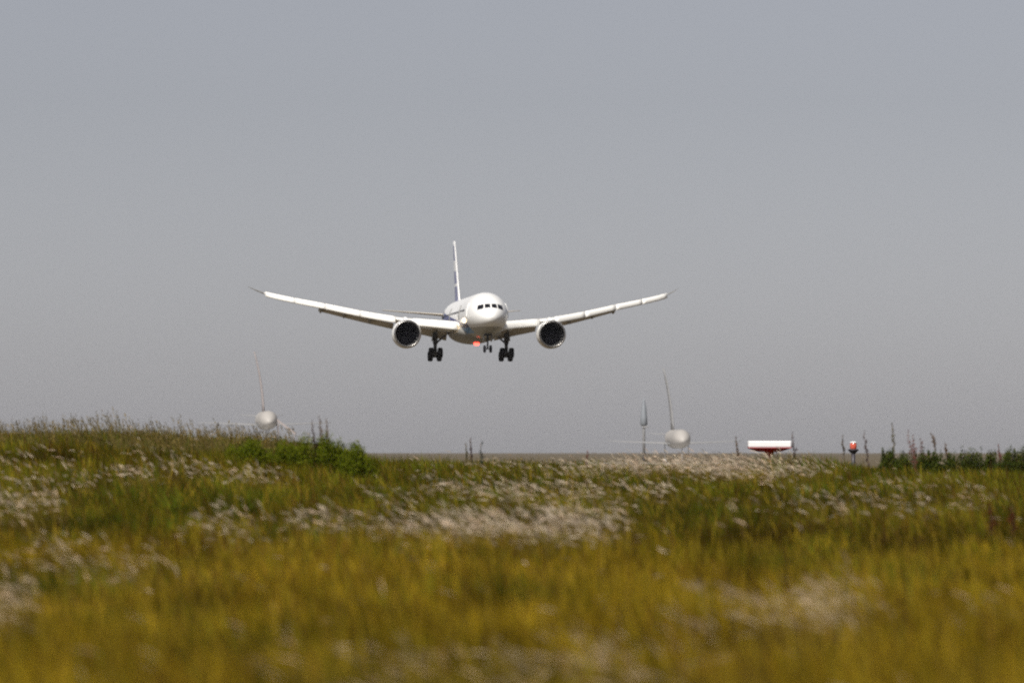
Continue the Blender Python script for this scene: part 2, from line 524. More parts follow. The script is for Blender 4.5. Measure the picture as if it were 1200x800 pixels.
        for a, zt, zb, hw in ((ef+1.6, ez+2.02, ez+1.7, .10), (ef+3.2, ez+2.35, ez+1.6, .24), (ef+5.5, ez+2.35, ez+1.2, .28), (ef+8.2, ez+1.95, ez+1.0, .24), (ef+11, ez+1.7, ez+1.3, .08)):
            rings.append([(ex-hw, a, zb), (ex+hw, a, zb), (ex+hw*.7, a, zt), (ex-hw*.7, a, zt)])
        mb.loft(rings).build('engine_pylon', M_white, root)
        # tailplane
        wing_part(STAB, sd, list(np.linspace(.6, 9.9, 8)), 1.0, 0).build('tailplane', M_flap, root)
        # main gear
        gx, ga = sd*4.9, 28.4
        g = MB()
        g.tube([(gx, ga, -1.3), (gx, ga, -3.4)], .34, 14).tube([(gx, ga, -3.3), (gx, ga, -4.75)], .24, 14)
        gear = g.build('main_landing_gear', M_gear, root)
        MB().tube([(gx - sd*.1, ga, -3.3), (gx - sd*2.0, ga, -1.7)], .13).tube([(gx, ga-.2, -3.1), (gx, ga-2.4, -1.4)], .11).build('side_brace', M_gear, gear)
        MB().tube([(gx, ga+.26, -3.2), (gx, ga+.55, -3.9), (gx, ga+.22, -4.55)], .07).build('torque_link', M_gear, gear)
        tilt = .30
        MB().tube([(gx, ga-.85, -4.85+.85*tilt), (gx, ga+.85, -4.85-.85*tilt)], .17, 12).build('bogie_beam', M_gear, gear)
        for e in (-1, 1):
            ya, za = ga + e*.74, -4.85 - e*.74*tilt
            MB().tube([(gx-.7, ya, za), (gx+.7, ya, za)], .20).build('axle', M_gear, gear)
            for f in (-1, 1):
                wx = gx + f*.62
                prof = [(-.31, .36), (-.34, .42), (-.33, .58), (-.25, .685), (-.06, .71), (.06, .71), (.25, .685), (.33, .58), (.34, .42), (.31, .36)]
                MB().lathe(prof, (wx, ya, za), 'X', 28).build('wheel', M_tyre, gear)
        dm = Matrix.Rotation(R(-6*sd), 3, 'Y')
        MB().box((gx + sd*.38, ga, -2.35), (.07, 1.3, 1.3), .02, dm).build('gear_door', M_under, gear)
        # wing-root landing lamp, then a glowing spot on the fuselage side
    MB().lathe([(-.22, .02), (-.16, .20), (0, .32), (.2, .34)], (-3.55, 17.15, -1.12), 'Y', 20).build('landing_light_and_spot', M_landspot, root)
    MB().lathe([(-.16, .02), (-.10, .17), (0, .27), (.2, .28)], (-2.78, 8.6, -.75), 'Y', 20).build('landing_light_and_spot', M_landspot, root)  # emissive spot on the forward flank
    # fin
    mb = MB(); rings = []
    for t in np.linspace(0, 1, 14):
        lea = FIN['le0'] + (FIN['le1']-FIN['le0'])*t; z = FIN['z0'] + (FIN['z1']-FIN['z0'])*t
        ch = 7.4 + (2.7-7.4)*t; th = .62 + (.26-.62)*t
        rings.append([(zz - .012*ch*math.sin(math.pi*x/ch), lea + x, z) for x, zz in airfoil(ch, th)])
    mb.loft(rings).build('tail_fin', vm, root)
    # nose gear
    g = MB().tube([(0, 5.6, -2.4), (0, 5.6, -3.6)], .17, 12).tube([(0, 5.6, -3.5), (0, 5.6, -4.62)], .11, 12)
    ng = g.build('nose_landing_gear', M_gear, root)
    MB().tube([(0, 5.6, -3.4), (0, 7.2, -2.6)], .09).build('drag_brace', M_gear, ng)
    MB().tube([(-.45, 5.6, -4.62), (.45, 5.6, -4.62)], .07).build('axle', M_gear, ng)
    for f in (-1, 1):
        prof = [(-.15, .28), (-.17, .34), (-.15, .44), (-.08, .50), (.08, .50), (.15, .44), (.17, .34), (.15, .28)]
        MB().lathe(prof, (f*.40, 5.6, -4.62), 'X', 24).build('wheel', M_tyre, ng)
        MB().box((f*.52, 5.7, -3.22), (.05, 1.9, .85), .015).build('gear_door', M_under, ng)
    MB().box((0, 5.7, -2.74), (.9, 2.2, .2), .03).build('gear_bay', M_bay, ng)
    MB().lathe([(-.42, .03), (-.36, .22), (-.2, .36), (0, .40)], (0, 20.5, -3.40), 'Z', 18).build('beacon_light', M_beacon, root)
    MB().lathe([(-.08, .02), (-.04, .06), (.1, .08), (.25, .03)], (27.6, 33.2, 3.55), 'Y', 14).build('navigation_light', M_nav, root)
    return root

plane = make_airliner()
YAW, PITCH = 6.1, 0.2
plane.rotation_euler = (R(-PITCH), 0, R(YAW))
plane.location = at(576.5, 366.5, 660.0)
plane.location.z = EYE + (HZ - 367.5)/8.85

# ------------------------------------------------------------------ far aircraft, stairs and tower
M_pale = mat('haze_faded_white', (.37, .35, .33), .6, noise=.05, nscale=.3)  # distance haze mixed into the fuselage colour
M_pink = mat('haze_faded_pink', (.30, .265, .26), .6, noise=.05, nscale=.3)  # fin and stairs colour already faded by painted haze
M_greyfin = mat('haze_faded_grey', (.27, .27, .275), .6, noise=.05, nscale=.3)  # grey drawn towards the sky tone, painted haze on fin, wings and tower shaft
M_bluegrey = mat('haze_faded_blue_grey', (.215, .235, .262), .6, noise=.05, nscale=.3)  # tower head colour bleached to stand in for haze
M_palegear = mat('haze_faded_gear', (.5, .5, .5), .6)  # gear colour lightened so it sinks into the painted haze

def far_aircraft(px, py, Y, yaw, finmat, label, zground, fintop, lean, fs=.64):
    root = empty('distant_aircraft'); tag(root, label, 'aircraft', 'pale aircraft far off beyond the field')
    L = 30.0
    tab = [(t*L/56.4, z*fs, w*fs, h*fs) for t, z, w, h in FUS]
    ts = list(np.linspace(0, 1, 10)**1.6*1.2) + list(np.linspace(1.5, 5, 8)) + list(np.linspace(6, L, 22)); rings = []
    for t, v in zip(ts, smooth_table(tab, ts)):
        rings.append([Vector((max(v[2], .01)*math.cos(q), t, v[1]+max(v[3], .01)*math.sin(q))) for q in [2*math.pi*k/28 for k in range(28)]])
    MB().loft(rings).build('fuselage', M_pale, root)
    rings = []
    for t in np.linspace(0, 1, 8):
        ch = 6.5 - 3.8*t; th = .5 - .22*t
        rings.append([(zz - lean*t*t, 21 + 8.0*t + x, 1.7 + (fintop-1.7)*t) for x, zz in airfoil(ch, th, 8)])
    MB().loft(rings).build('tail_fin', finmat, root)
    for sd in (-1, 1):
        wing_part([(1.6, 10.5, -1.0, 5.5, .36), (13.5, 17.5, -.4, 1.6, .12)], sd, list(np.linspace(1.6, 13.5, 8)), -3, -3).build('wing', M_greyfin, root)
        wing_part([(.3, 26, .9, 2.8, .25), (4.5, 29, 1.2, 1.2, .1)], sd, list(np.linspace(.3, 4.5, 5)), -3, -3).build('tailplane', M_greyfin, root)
        g = MB().tube([(sd*2.4, 14.5, -1.0), (sd*2.4, 14.5, zground+.5)], .09)
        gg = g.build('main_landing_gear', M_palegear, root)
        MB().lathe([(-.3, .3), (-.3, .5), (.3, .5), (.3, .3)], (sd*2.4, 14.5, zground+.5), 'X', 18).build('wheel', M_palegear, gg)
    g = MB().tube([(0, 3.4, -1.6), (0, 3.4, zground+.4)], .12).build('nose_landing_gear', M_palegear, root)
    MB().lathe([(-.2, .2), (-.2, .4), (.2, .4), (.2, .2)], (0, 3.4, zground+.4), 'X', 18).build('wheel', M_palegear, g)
    root.location = at(px, py, Y); root.rotation_euler = (0, 0, R(yaw))
    return root

p = at(318, 492, 1000)
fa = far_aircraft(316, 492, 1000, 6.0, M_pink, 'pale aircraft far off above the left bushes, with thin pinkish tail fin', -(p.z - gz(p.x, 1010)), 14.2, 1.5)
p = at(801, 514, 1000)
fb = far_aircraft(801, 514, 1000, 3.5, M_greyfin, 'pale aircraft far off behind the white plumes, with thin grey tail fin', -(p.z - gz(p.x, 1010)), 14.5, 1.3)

xs = np.concatenate([np.linspace(-110, -41, 12), np.linspace(12, 50, 12)]); ay = np.linspace(962, 1098, 10)
av = [(x, y, gz(x, y) + .06) for y in ay for x in xs]; na = len(xs)
af = [(i*na+j, i*na+j+1, (i+1)*na+j+1, (i+1)*na+j) for i in range(len(ay)-1) for j in range(na-1) if j != 11]
tag(obj('bounce_sheet', av, af, mat('pale_bounce', (.46, .45, .43), .9, noise=.1, nscale=.15)), 'unseen pale sheet added under the far aircraft to bounce light', 'bounce_sheet', kind='structure')  # sheet hidden behind the crest, added to lighten the aircraft undersides

# boarding stairs beside the left aircraft
st = empty('boarding_stairs', at(335, 497, 1003)); tag(st, 'pale pinkish sloping stairs beside the aircraft above the left bushes', 'stairs')
zb = gz(st.location.x+1.5, 1003) - st.location.z
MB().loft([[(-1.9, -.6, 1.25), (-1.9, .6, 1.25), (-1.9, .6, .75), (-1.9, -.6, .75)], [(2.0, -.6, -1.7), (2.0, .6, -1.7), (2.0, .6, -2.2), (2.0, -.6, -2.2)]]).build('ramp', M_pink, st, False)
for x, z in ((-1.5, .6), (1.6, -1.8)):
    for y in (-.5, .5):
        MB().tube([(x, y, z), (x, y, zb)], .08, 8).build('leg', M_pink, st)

tw = empty('slender_tower', at(754.5, 529, 1300)); tag(tw, 'faint blue-grey slender tower standing alone left of the right-hand far aircraft', 'tower')
zb = gz(tw.location.x, 1300) - tw.location.z
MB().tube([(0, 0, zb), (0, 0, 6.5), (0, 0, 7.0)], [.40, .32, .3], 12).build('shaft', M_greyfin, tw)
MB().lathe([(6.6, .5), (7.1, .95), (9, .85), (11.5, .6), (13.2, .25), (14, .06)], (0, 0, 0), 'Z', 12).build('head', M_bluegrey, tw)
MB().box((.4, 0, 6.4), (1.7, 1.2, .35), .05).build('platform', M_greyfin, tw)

# ------------------------------------------------------------------ airfield box on red post, and red lamp
M_slab = mat('white_enamel', (.80, .79, .80), .35, noise=.04, nscale=5)
M_red = mat('red_enamel', (.36, .012, .015), .4, noise=.15, nscale=8)
M_dark = mat('dark_metal', (.035, .03, .04), .5)
M_lampglass = mat('orange_red_glass', (.60, .11, .07), .12, spec=.7)
Yb = 117.0
p = at(901.5, 524, Yb); zg = gz(p.x, Yb) - p.z
bx = empty('equipment_box', p); tag(bx, 'wide flat white box with red underside on a red post at the crest', 'airfield box')
MB().box((0, 0, .078), (1.0, .62, .145), .02).build('white_casing', M_slab, bx, False)
mb = MB(); rings = []
for z, hx, hy in ((.0, .50, .31), (-.012, .505, .315), (-.035, .45, .28), (-.095, .27, .20), (-.105, .11, .10), (-.20, .05, .05)):
    rings.append([(-hx, -hy, z), (hx, -hy, z), (hx, hy, z), (-hx, hy, z)])
mb.loft(rings).build('red_tray', M_red, bx, False)
MB().tube([(0, 0, -.19), (0, 0, zg - .1)], [.05, .045], 12).build('post', M_red, bx)
MB().box((0, 0, zg), (.3, .3, .06), .01).build('base_plate', M_red, bx, False)

p = at(1000, 526, 117.0); zg = gz(p.x, 117.0) - p.z
lp = empty('obstruction_lamp', p); tag(lp, 'small orange-red lamp on a dark flared stand at the crest', 'lamp')
MB().lathe([(.0, .066), (.02, .076), (.09, .079), (.13, .076), (.145, .06)], (0, 0, 0), 'Z', 24).build('lens', M_lampglass, lp)
MB().lathe([(.145, .082), (.158, .086), (.172, .06), (.18, .02)], (0, 0, 0), 'Z', 24).build('cap', M_slab, lp)
MB().lathe([(.0, .11), (-.012, .13), (-.03, .12), (-.09, .065), (-.1, .055)], (0, 0, 0), 'Z', 24).build('flared_base', M_dark, lp)
MB().tube([(0, 0, -.09), (0, 0, zg-.05)], .045, 12).build('post', M_dark, lp)

# ------------------------------------------------------------------ vegetation
def leaf_mat(name, transl=.35):
    m = bpy.data.materials.new(name); m.use_nodes = True
    n, l = m.node_tree.nodes, m.node_tree.links
    n.remove(n['Principled BSDF'])
    at_ = n.new('ShaderNodeAttribute'); at_.attribute_name = 'tint'
    d = n.new('ShaderNodeBsdfDiffuse'); t = n.new('ShaderNodeBsdfTranslucent'); mx = n.new('ShaderNodeMixShader')
    mx.inputs[0].default_value = transl
    l.new(at_.outputs['Color'], d.inputs['Color']); l.new(at_.outputs['Color'], t.inputs['Color'])
    l.new(d.outputs[0], mx.inputs[1]); l.new(t.outputs[0], mx.inputs[2])
    l.new(mx.outputs[0], n['Material Output'].inputs['Surface'])
    return m
M_leaf = leaf_mat('leaf_blades', .35)
M_plume = leaf_mat('plume_fluff', .3)

def raw_mesh(name, V, loops, starts, totals, colors, m, parent=None):
    me = bpy.data.meshes.new(name)
    me.vertices.add(len(V)); me.vertices.foreach_set('co', np.ascontiguousarray(V, np.float32).ravel())
    me.loops.add(len(loops)); me.loops.foreach_set('vertex_index', np.ascontiguousarray(loops, np.int32))
    me.polygons.add(len(starts)); me.polygons.foreach_set('loop_start', np.ascontiguousarray(starts, np.int32))
    try: me.polygons.foreach_set('loop_total', np.ascontiguousarray(totals, np.int32))
    except Exception: pass
    ca = me.attributes.new('tint', 'FLOAT_COLOR', 'POINT')
    rgba = np.ones((len(V), 4), np.float32); rgba[:, :3] = colors
    ca.data.foreach_set('color', rgba.ravel())
    me.update(calc_edges=True); me.validate()
    me.materials.append(m)
    o = bpy.data.objects.new(name, me); COL.objects.link(o)
    if parent: o.parent = parent
    return o

def blades(P, H, W, yaw, lean, curve, tint, tipmul=1.15, leandir=None):
    """P (n,3) roots; each blade = quad + triangle bent over along leandir."""
    n = len(P)
    if leandir is None: leandir = np.full(n, math.pi)
    wx, wy = np.cos(yaw)*W*.5, np.sin(yaw)*W*.5
    lx, ly = np.cos(leandir), np.sin(leandir)
    def pt(t):
        th = lean + curve*t
        h = H*t
        return P + np.stack([lx*np.sin(th)*h, ly*np.sin(th)*h, np.cos(th)*h], 1)
    m, tip = pt(.55), pt(1.0)
    V = np.empty((n, 5, 3))
    off = np.stack([wx, wy, np.zeros(n)], 1)
    V[:, 0] = P - off; V[:, 1] = P + off; V[:, 2] = m + off*.8; V[:, 3] = m - off*.8; V[:, 4] = tip
    idx = np.arange(n)[:, None]*5
    L = np.concatenate([idx + np.array([[0, 1, 2, 3]]), idx + np.array([[3, 2, 4]])], 1)      # 7 loops per blade
    starts = (np.arange(n)[:, None]*7 + np.array([[0, 4]])).ravel()
    totals = np.tile([4, 3], n)
    C = np.repeat(tint[:, None, :], 5, 1).copy()
    C[:, 4] *= tipmul
    return V.reshape(-1, 3), L.ravel(), starts, totals, C.reshape(-1, 3)

def join(parts):
    V, L, S, T, C = [], [], [], [], []
    vo = lo = 0
    for v, l, s, t, c in parts:
        V.append(v); L.append(l+vo); S.append(s+lo); T.append(t); C.append(c)
        vo += len(v); lo += len(l)
    return np.concatenate(V), np.concatenate(L), np.concatenate(S), np.concatenate(T), np.concatenate(C)

def scatter(n, y0, y1, power=1.0, margin=2.6):
    """n points in the wedge of field in front of the camera, even per square metre times y**-power"""
    out = []
    got = 0
    while got < n:
        y = rng.uniform(y0, y1, n*3); hw = .105*y + margin
        keep = rng.random(n*3) < (hw/(.105*y1+margin))*np.power(y/y0, -power)
        y, hw = y[keep], hw[keep]
        x = rng.uniform(-1, 1, len(y))*hw
        out.append(np.stack([x, y], 1)); got += len(y)
    return np.concatenate(out)[:n]

def field_row(x, y, h=.42):
    z = ground_z(x, y) + h
    return 600 + x/y*FPX, HZ - (z-EYE)/y*FPX

# patches of white plumes over the field (where they stand, given by where their tops show)
PATCH = [(840, 546, 125, 9, 1.25), (660, 573, 170, 10, .6), (610, 616, 140, 15, .95), (700, 608, 60, 16, .95), (400, 610, 60, 13, .55), (290, 610, 45, 15, .6),
         (30, 585, 55, 24, .75), (70, 560, 60, 14, .5), (130, 537, 130, 8, .55), (170, 548, 40, 7, .8), (235, 548, 90, 8, .5), (320, 552, 60, 8, .6), (995, 586, 80, 8, .40), (1110, 588, 60, 8, .42),
         (1170, 575, 40, 7, .4), (1090, 562, 90, 6, .4), (940, 560, 40, 6, .4), (960, 714, 70, 14, .7), (1015, 700, 50, 16, .8), (870, 692, 30, 12, .4), (1190, 710, 25, 9, .6),
         (600, 792, 230, 22, .55), (730, 780, 100, 24, .6), (360, 750, 60, 22, .3), (25, 690, 45, 35, .5), (100, 655, 60, 28, .45), (190, 660, 60, 25, .3), (850, 745, 60, 16, .3), (500, 745, 50, 20, .2),
         (480, 580, 50, 8, .4), (560, 558, 60, 6, .35), (640, 545, 70, 5, .5)]
DARK = [(40, 600, 80, 9, 1.), (160, 612, 60, 8, .7), (680, 592, 100, 9, .9), (900, 604, 90, 13, 1.), (1080, 612, 90, 11, 1.), (850, 622, 60, 9, .8), (1180, 610, 40, 12, .8), (480, 600, 60, 6, .6), (300, 590, 90, 7, .7), (560, 560, 150, 6, .5), (860, 575, 120, 7, .6), (420, 592, 120, 6, .6), (620, 590, 50, 6, .6), (1000, 575, 110, 6, .5), (160, 520, 200, 6, .6)]
def mask(px, py, lst):
    m = np.zeros_like(px)
    for cx, cy, rx, ry, w in lst:
        d = ((px-cx)/rx)**2 + ((py-cy)/ry)**2
        m = np.maximum(m, w*np.exp(-d*d*.5))
    return m

def grass():
    n = 430000
    xy = scatter(n, 19, 128, .75)
    x, y = xy[:, 0], xy[:, 1]
    z = ground_z(x, y)
    P = np.stack([x, y, z-.02], 1)
    px, py = field_row(x, y)
    clump = fbm(x*1.1+3, y*.55+9); big = fbm(x*.33+40, y*.16+11); fine = fbm(x*3+70, y*1.7+5)
    dk = mask(px, py, DARK)
    pl = mask(px, py, PATCH)
    H = (.12 + .50*clump + .14*rng.random(n))*(1 - .15*pl)*(1 - .55*dk)
    H *= 1 - .35*sstep(118, 128, y)
    H *= 1 - .25*sstep(100, 112, y)*sstep(-4, 0, x) + 0*y
    H *= 1 - .35*sstep(92, 100, y)*sstep(6.5, 7.6, x)
    W = (.0045 + .004*rng.random(n))*(1 + y/70)
    # colours: green, olive, gold, brown
    green = np.array([.075, .095, .008]); olive = np.array([.148, .122, .008]); gold = np.array([.26, .172, .010]); brown = np.array([.13, .066, .010]); straw = np.array([.24, .165, .03])
    gold_f = np.clip((1 - sstep(48, 72, y))*1.1*sstep(.25, .6, big) + .25*sstep(.5, .75, fine), 0, 1)
    green_f = np.clip(sstep(.42, .62, fbm(x*.7+90, y*.3+4))*.95 + .55*sstep(52, 80, y), 0, 1)
    t = np.repeat(olive[None], n, 0)
    t = t*(1-green_f[:, None]) + green*green_f[:, None]
    pick = rng.random(n)
    isg = pick < gold_f*.75
    t[isg] = gold
    isb = (rng.random(n) < .13 + .25*sstep(.55, .75, fbm(x*.7+20, y*.3+60))); t[isb] = brown
    iss = (rng.random(n) < .04 + .25*pl); t[iss] = straw
    t *= (.62 + .6*rng.random(n))[:, None]*(.72+.45*sstep(.32, .62, fbm(x*1.3+33, y*.45+17)))[:, None]*((.50+.85*sstep(.33, .64, fbm(x*3.6+3, y*1.3+27)))*(.78+.4*sstep(.3, .68, fbm(x*9+13, y*2.6+7))))[:, None]
    t = t*(1 - .80*dk)[:, None] + (.30*dk)[:, None]*np.array([.05, .03, .006])
    pc = rng.random(n)
    cul = pc < .05 - .035*sstep(45, 75, y); H[cul] += rng.uniform(.04, .18, cul.sum())*(1-.6*sstep(85, 105, y[cul])); W[cul] *= 1.25; t[cul] = np.array([.28, .195, .018])*rng.uniform(.7, 1.2, (cul.sum(), 1))
    drk = pc > .955; H[drk] += rng.uniform(.02, .16, drk.sum())*(1-.6*sstep(85, 105, y[drk])); W[drk] *= 1.4; t[drk] = np.array([.06, .035, .010])*rng.uniform(.7, 1.2, (drk.sum(), 1))
    t *= 1.10
    yaw = rng.uniform(0, math.pi, n)
    lean = rng.normal(.12, .16, n); curve = rng.normal(.25, .3, n)
    ld = rng.normal(math.pi, .9, n)
    o = raw_mesh('meadow_grass', *blades(P, H, W, yaw, lean, curve, t, 1.25, ld), M_leaf)
    tag(o, 'olive and golden meadow grass covering the foreground field', 'grass', kind='stuff')

def plume_mesh(P, H, L, Wd, lean, ld, tint):
    """stem plus a spindle-shaped plume made of two crossed leaves, bent over along ld"""
    n = len(P)
    lx, ly = np.cos(ld), np.sin(ld)
    th0 = lean*.45
    S1 = P + np.stack([lx*np.sin(th0)*H, ly*np.sin(th0)*H, np.cos(th0)*H], 1)
    parts = []
    stemtint = np.repeat(np.array([[.20, .14, .04]]), n, 0)*(.7+.6*rng.random(n))[:, None]
    parts.append(blades(P, H, np.full(n, .004)*(1+P[:, 1]/80), rng.uniform(0, math.pi, n), th0, np.zeros(n), stemtint, 1.0, ld))
    d = np.stack([lx*np.sin(lean), ly*np.sin(lean), np.cos(lean)], 1)
    d2 = np.stack([lx*np.sin(lean+.35), ly*np.sin(lean+.35), np.cos(lean+.35)], 1)
    for k in range(2):
        a = rng.uniform(0, math.pi, n)
        u = np.stack([np.cos(a), np.sin(a), np.zeros(n)], 1)
        s = np.cross(d, u); s /= np.linalg.norm(s, axis=1, keepdims=True)+1e-9
        V = np.empty((n, 6, 3))
        q1 = S1 + d*(L*.35)[:, None]; q2 = S1 + d*(L*.4)[:, None] + d2*(L*.32)[:, None]; q3 = S1 + d*(L*.4)[:, None] + d2*(L*.6)[:, None]
        V[:, 0] = S1; V[:, 1] = q1 + s*Wd[:, None]*.5; V[:, 2] = q1 - s*Wd[:, None]*.5
        V[:, 3] = q2 + s*Wd[:, None]*.38; V[:, 4] = q2 - s*Wd[:, None]*.38; V[:, 5] = q3
        idx = np.arange(n)[:, None]*6
        Lp = np.concatenate([idx+np.array([[0, 1, 2]]), idx+np.array([[2, 1, 3, 4]]), idx+np.array([[4, 3, 5]])], 1)
        st_ = (np.arange(n)[:, None]*10 + np.array([[0, 3, 7]])).ravel()
        parts.append((V.reshape(-1, 3), Lp.ravel(), st_, np.tile([3, 4, 3], n), np.repeat(tint, 6, 0)))
    return join(parts)

def plumes():
    n = 420000
    xy = scatter(n, 19, 122, .45)
    x, y = xy[:, 0], xy[:, 1]
    px, py = field_row(x, y, .45)
    m = mask(px, py, PATCH)
    rag = sstep(.46, .66, .6*fbm(x*2.4+7, y*1.0+21)+.4*fbm(x*.9+77, y*.35+2))
    keep = rng.random(n) < np.clip(m - .14, 0, 1.2)**1.1*(.10+.90*rag)*(.35+.65*sstep(.38, .6, fbm(x*5+9, y*2.2+15)))*.62*(1+.8*(1-sstep(32, 55, y))) + .004*rag
    x, y, m = x[keep], y[keep], m[keep]; n = len(x)
    P = np.stack([x, y, ground_z(x, y)], 1)
    H = rng.uniform(.32, .58, n); L = rng.uniform(.08, .21, n); Wd = rng.uniform(.004, .012, n)*(1+y/200)*(.62+.38*sstep(30, 60, y))
    lean = rng.normal(.95, .28, n); ld = rng.normal(math.pi, .55, n)
    tint = np.array([.72, .61, .47])*(.4+.7*rng.random(n)**1.5)[:, None]
    tint *= 1 - (1-sstep(38, 62, y))[:, None]*np.array([.0, .04, .12])
    pk = rng.random(n) < .35
    tint[pk] *= np.array([1.0, .90, .86])
    o = raw_mesh('plume_grass', *plume_mesh(P, H, L, Wd, lean, ld, tint), M_plume)
    tag(o, 'drifts of white feathery grass plumes leaning left across the field', 'grass plumes', kind='stuff')

def skyline_stalks():
    n = 3400
    x = np.concatenate([rng.uniform(-13, -3.4, 2900), rng.uniform(-5.5, 13, 500)]); y = rng.uniform(97, 114, n)
    z = ground_z(x, y)
    left = x < -3.4 - rng.random(n)*1.8
    H = np.where(left, .30 + .42*rng.random(n)**1.6*(.6+.8*fbm(x*.9, y*.05)), rng.uniform(.22, .40, n))
    H = np.where(left & (rng.random(n) < .05)*(x < -4.5), H + .16, H)
    H = H + np.where(left, .08, 0)
    P = np.stack([x, y, z], 1)
    tint = np.array([.13, .115, .035])*(.6+.8*rng.random(n))[:, None]
    ld = rng.normal(math.pi, .6, n); lean = rng.normal(.16, .1, n)
    parts = [blades(P, H, np.full(n, .012), rng.uniform(0, math.pi, n), lean, np.full(n, .15), tint, 1., ld)]
    tip = P + np.stack([np.cos(ld)*np.sin(lean+.15)*H, np.sin(ld)*np.sin(lean+.15)*H, np.cos(lean+.15)*H], 1)
    for k in range(7):
        f = rng.uniform(.0, .22, n)
        Q = tip - np.stack([np.cos(ld)*np.sin(lean+.1), np.sin(ld)*np.sin(lean+.1), np.cos(lean+.1)], 1)*f[:, None]
        parts.append(blades(Q, rng.uniform(.05, .11, n), rng.uniform(.008, .018, n), rng.uniform(0, math.pi, n), rng.normal(.5, .35, n), np.full(n, .5), tint*rng.uniform(.8, 1.6, (n, 1))*np.array([1.15, .95, 1.1]), 1., rng.normal(math.pi, 1.0, n)))
    o = raw_mesh('seeding_grass', *join(parts), M_leaf)
    tag(o, 'tall thin seeding grass stalks standing along the skyline', 'grass stalks', kind='stuff')

def leaf_cloud(lumps, count, size, cols, lean=0.):
    """leaves through ellipsoid lumps (cx,cy,cz,rx,ry,rz), local coordinates"""
    vol = np.array([l[3]*l[4]*l[5] for l in lumps])**.8; vol /= vol.sum()
    ids = rng.choice(len(lumps), count, p=vol)
    Lm = np.array(lumps)[ids]
    v = rng.normal(size=(count, 3)); v /= np.linalg.norm(v, axis=1, keepdims=True)
    r = rng.random(count)**.45*rng.uniform(.75, 1.15, count)
    c = Lm[:, :3] + v*Lm[:, 3:]*r[:, None]
    c[:, 2] = np.maximum(c[:, 2], .01)
    a = rng.normal(size=(count, 3)); a[:, 2] += .5; a /= np.linalg.norm(a, axis=1, keepdims=True)
    bdir = np.cross(a, rng.normal(size=(count, 3))); bdir /= np.linalg.norm(bdir, axis=1, keepdims=True)
    s = size*rng.uniform(.6, 1.4, count)[:, None]
    V = np.empty((count, 4, 3))
    V[:, 0] = c - a*s; V[:, 1] = c + bdir*s*.42; V[:, 2] = c + a*s; V[:, 3] = c - bdir*s*.42
    idx = np.arange(count)[:, None]*4
    loops = (idx + np.array([[0, 1, 2, 3]])).ravel()
    cols = np.array(cols); tint = cols[rng.integers(0, len(cols), count)]*rng.uniform(.7, 1.35, (count, 1))
    return V.reshape(-1, 3), loops, np.arange(count)*4, np.full(count, 4), np.repeat(tint, 4, 0)

def stems_mesh(lumps):
    n = len(lumps)*6
    i = np.repeat(np.arange(len(lumps)), 6); Lm = np.array(lumps)[i]
    P = np.stack([Lm[:, 0]*.6 + rng.normal(0, .04, n), Lm[:, 1]*.6 + rng.normal(0, .04, n), np.full(n, -.03)], 1)
    H = (Lm[:, 2] + Lm[:, 5])*rng.uniform(.6, .95, n)
    return blades(P, H, np.full(n, .012), rng.uniform(0, 3.14, n), rng.normal(0, .15, n), rng.normal(0, .2, n), np.repeat(np.array([[.07, .045, .015]]), n, 0), 1., rng.uniform(0, 6.28, n))

def bush(name, label, cat, group, px, pytop, wpx, Y, cols, count, leaf, spiky=0., nl=6, dome=.30):
    top = at(px, pytop, Y); base = gz(top.x, Y)
    h = max(top.z - base, .12); w = wpx/FPX*Y
    root = empty(name, (top.x, Y, base)); tag(root, label, cat, group)
    lumps = []
    for k in range(nl):
        t = (k+.5)/nl*2-1
        lx = t*w*.38 + rng.normal(0, w*.04)
        lh = h*(1-dome*abs(t)**2)*rng.uniform(.86, 1.04)
        if k == nl//2: lx, lh = 0, h
        lumps.append((lx, rng.normal(0, .12), lh*.48, max(w/nl*1.05, .06), .25, lh*.52))
    if spiky:
        for k in range(int(nl*spiky)):
            lx = rng.uniform(-.4, .4)*w
            lumps.append((lx, rng.normal(0, .08), h*.75, .035, .035, h*rng.uniform(.25, .42)))
    raw_mesh('foliage', *leaf_cloud(lumps, count, leaf, cols), M_leaf, root)
    raw_mesh('stems', *stems_mesh(lumps), M_leaf, root)
    return root

GL = [(.10, .13, .008), (.125, .15, .010), (.065, .09, .007), (.15, .16, .013)]
GR = [(.042, .062, .012), (.06, .08, .014), (.034, .05, .012), (.085, .09, .015)]
LB = 'green bushes on the left of the crest'
bush('bush', 'small green bush at the left end of the left bushes', 'bush', LB, 292, 511, 54, 93, GL, 8500, .023)
bush('bush', 'low green bush with a dip between two taller left bushes', 'bush', LB, 332, 513, 40, 94, GL, 6500, .023)
bush('bush', 'broad tallest green bush with seed stalks on top', 'bush', LB, 379, 506, 104, 95, GL, 16000, .023, nl=9)
bush('bush', 'low rounded green bush at the right end of the left bushes', 'bush', LB, 418, 515, 46, 94, GL, 6500, .023, nl=4, dome=.35)

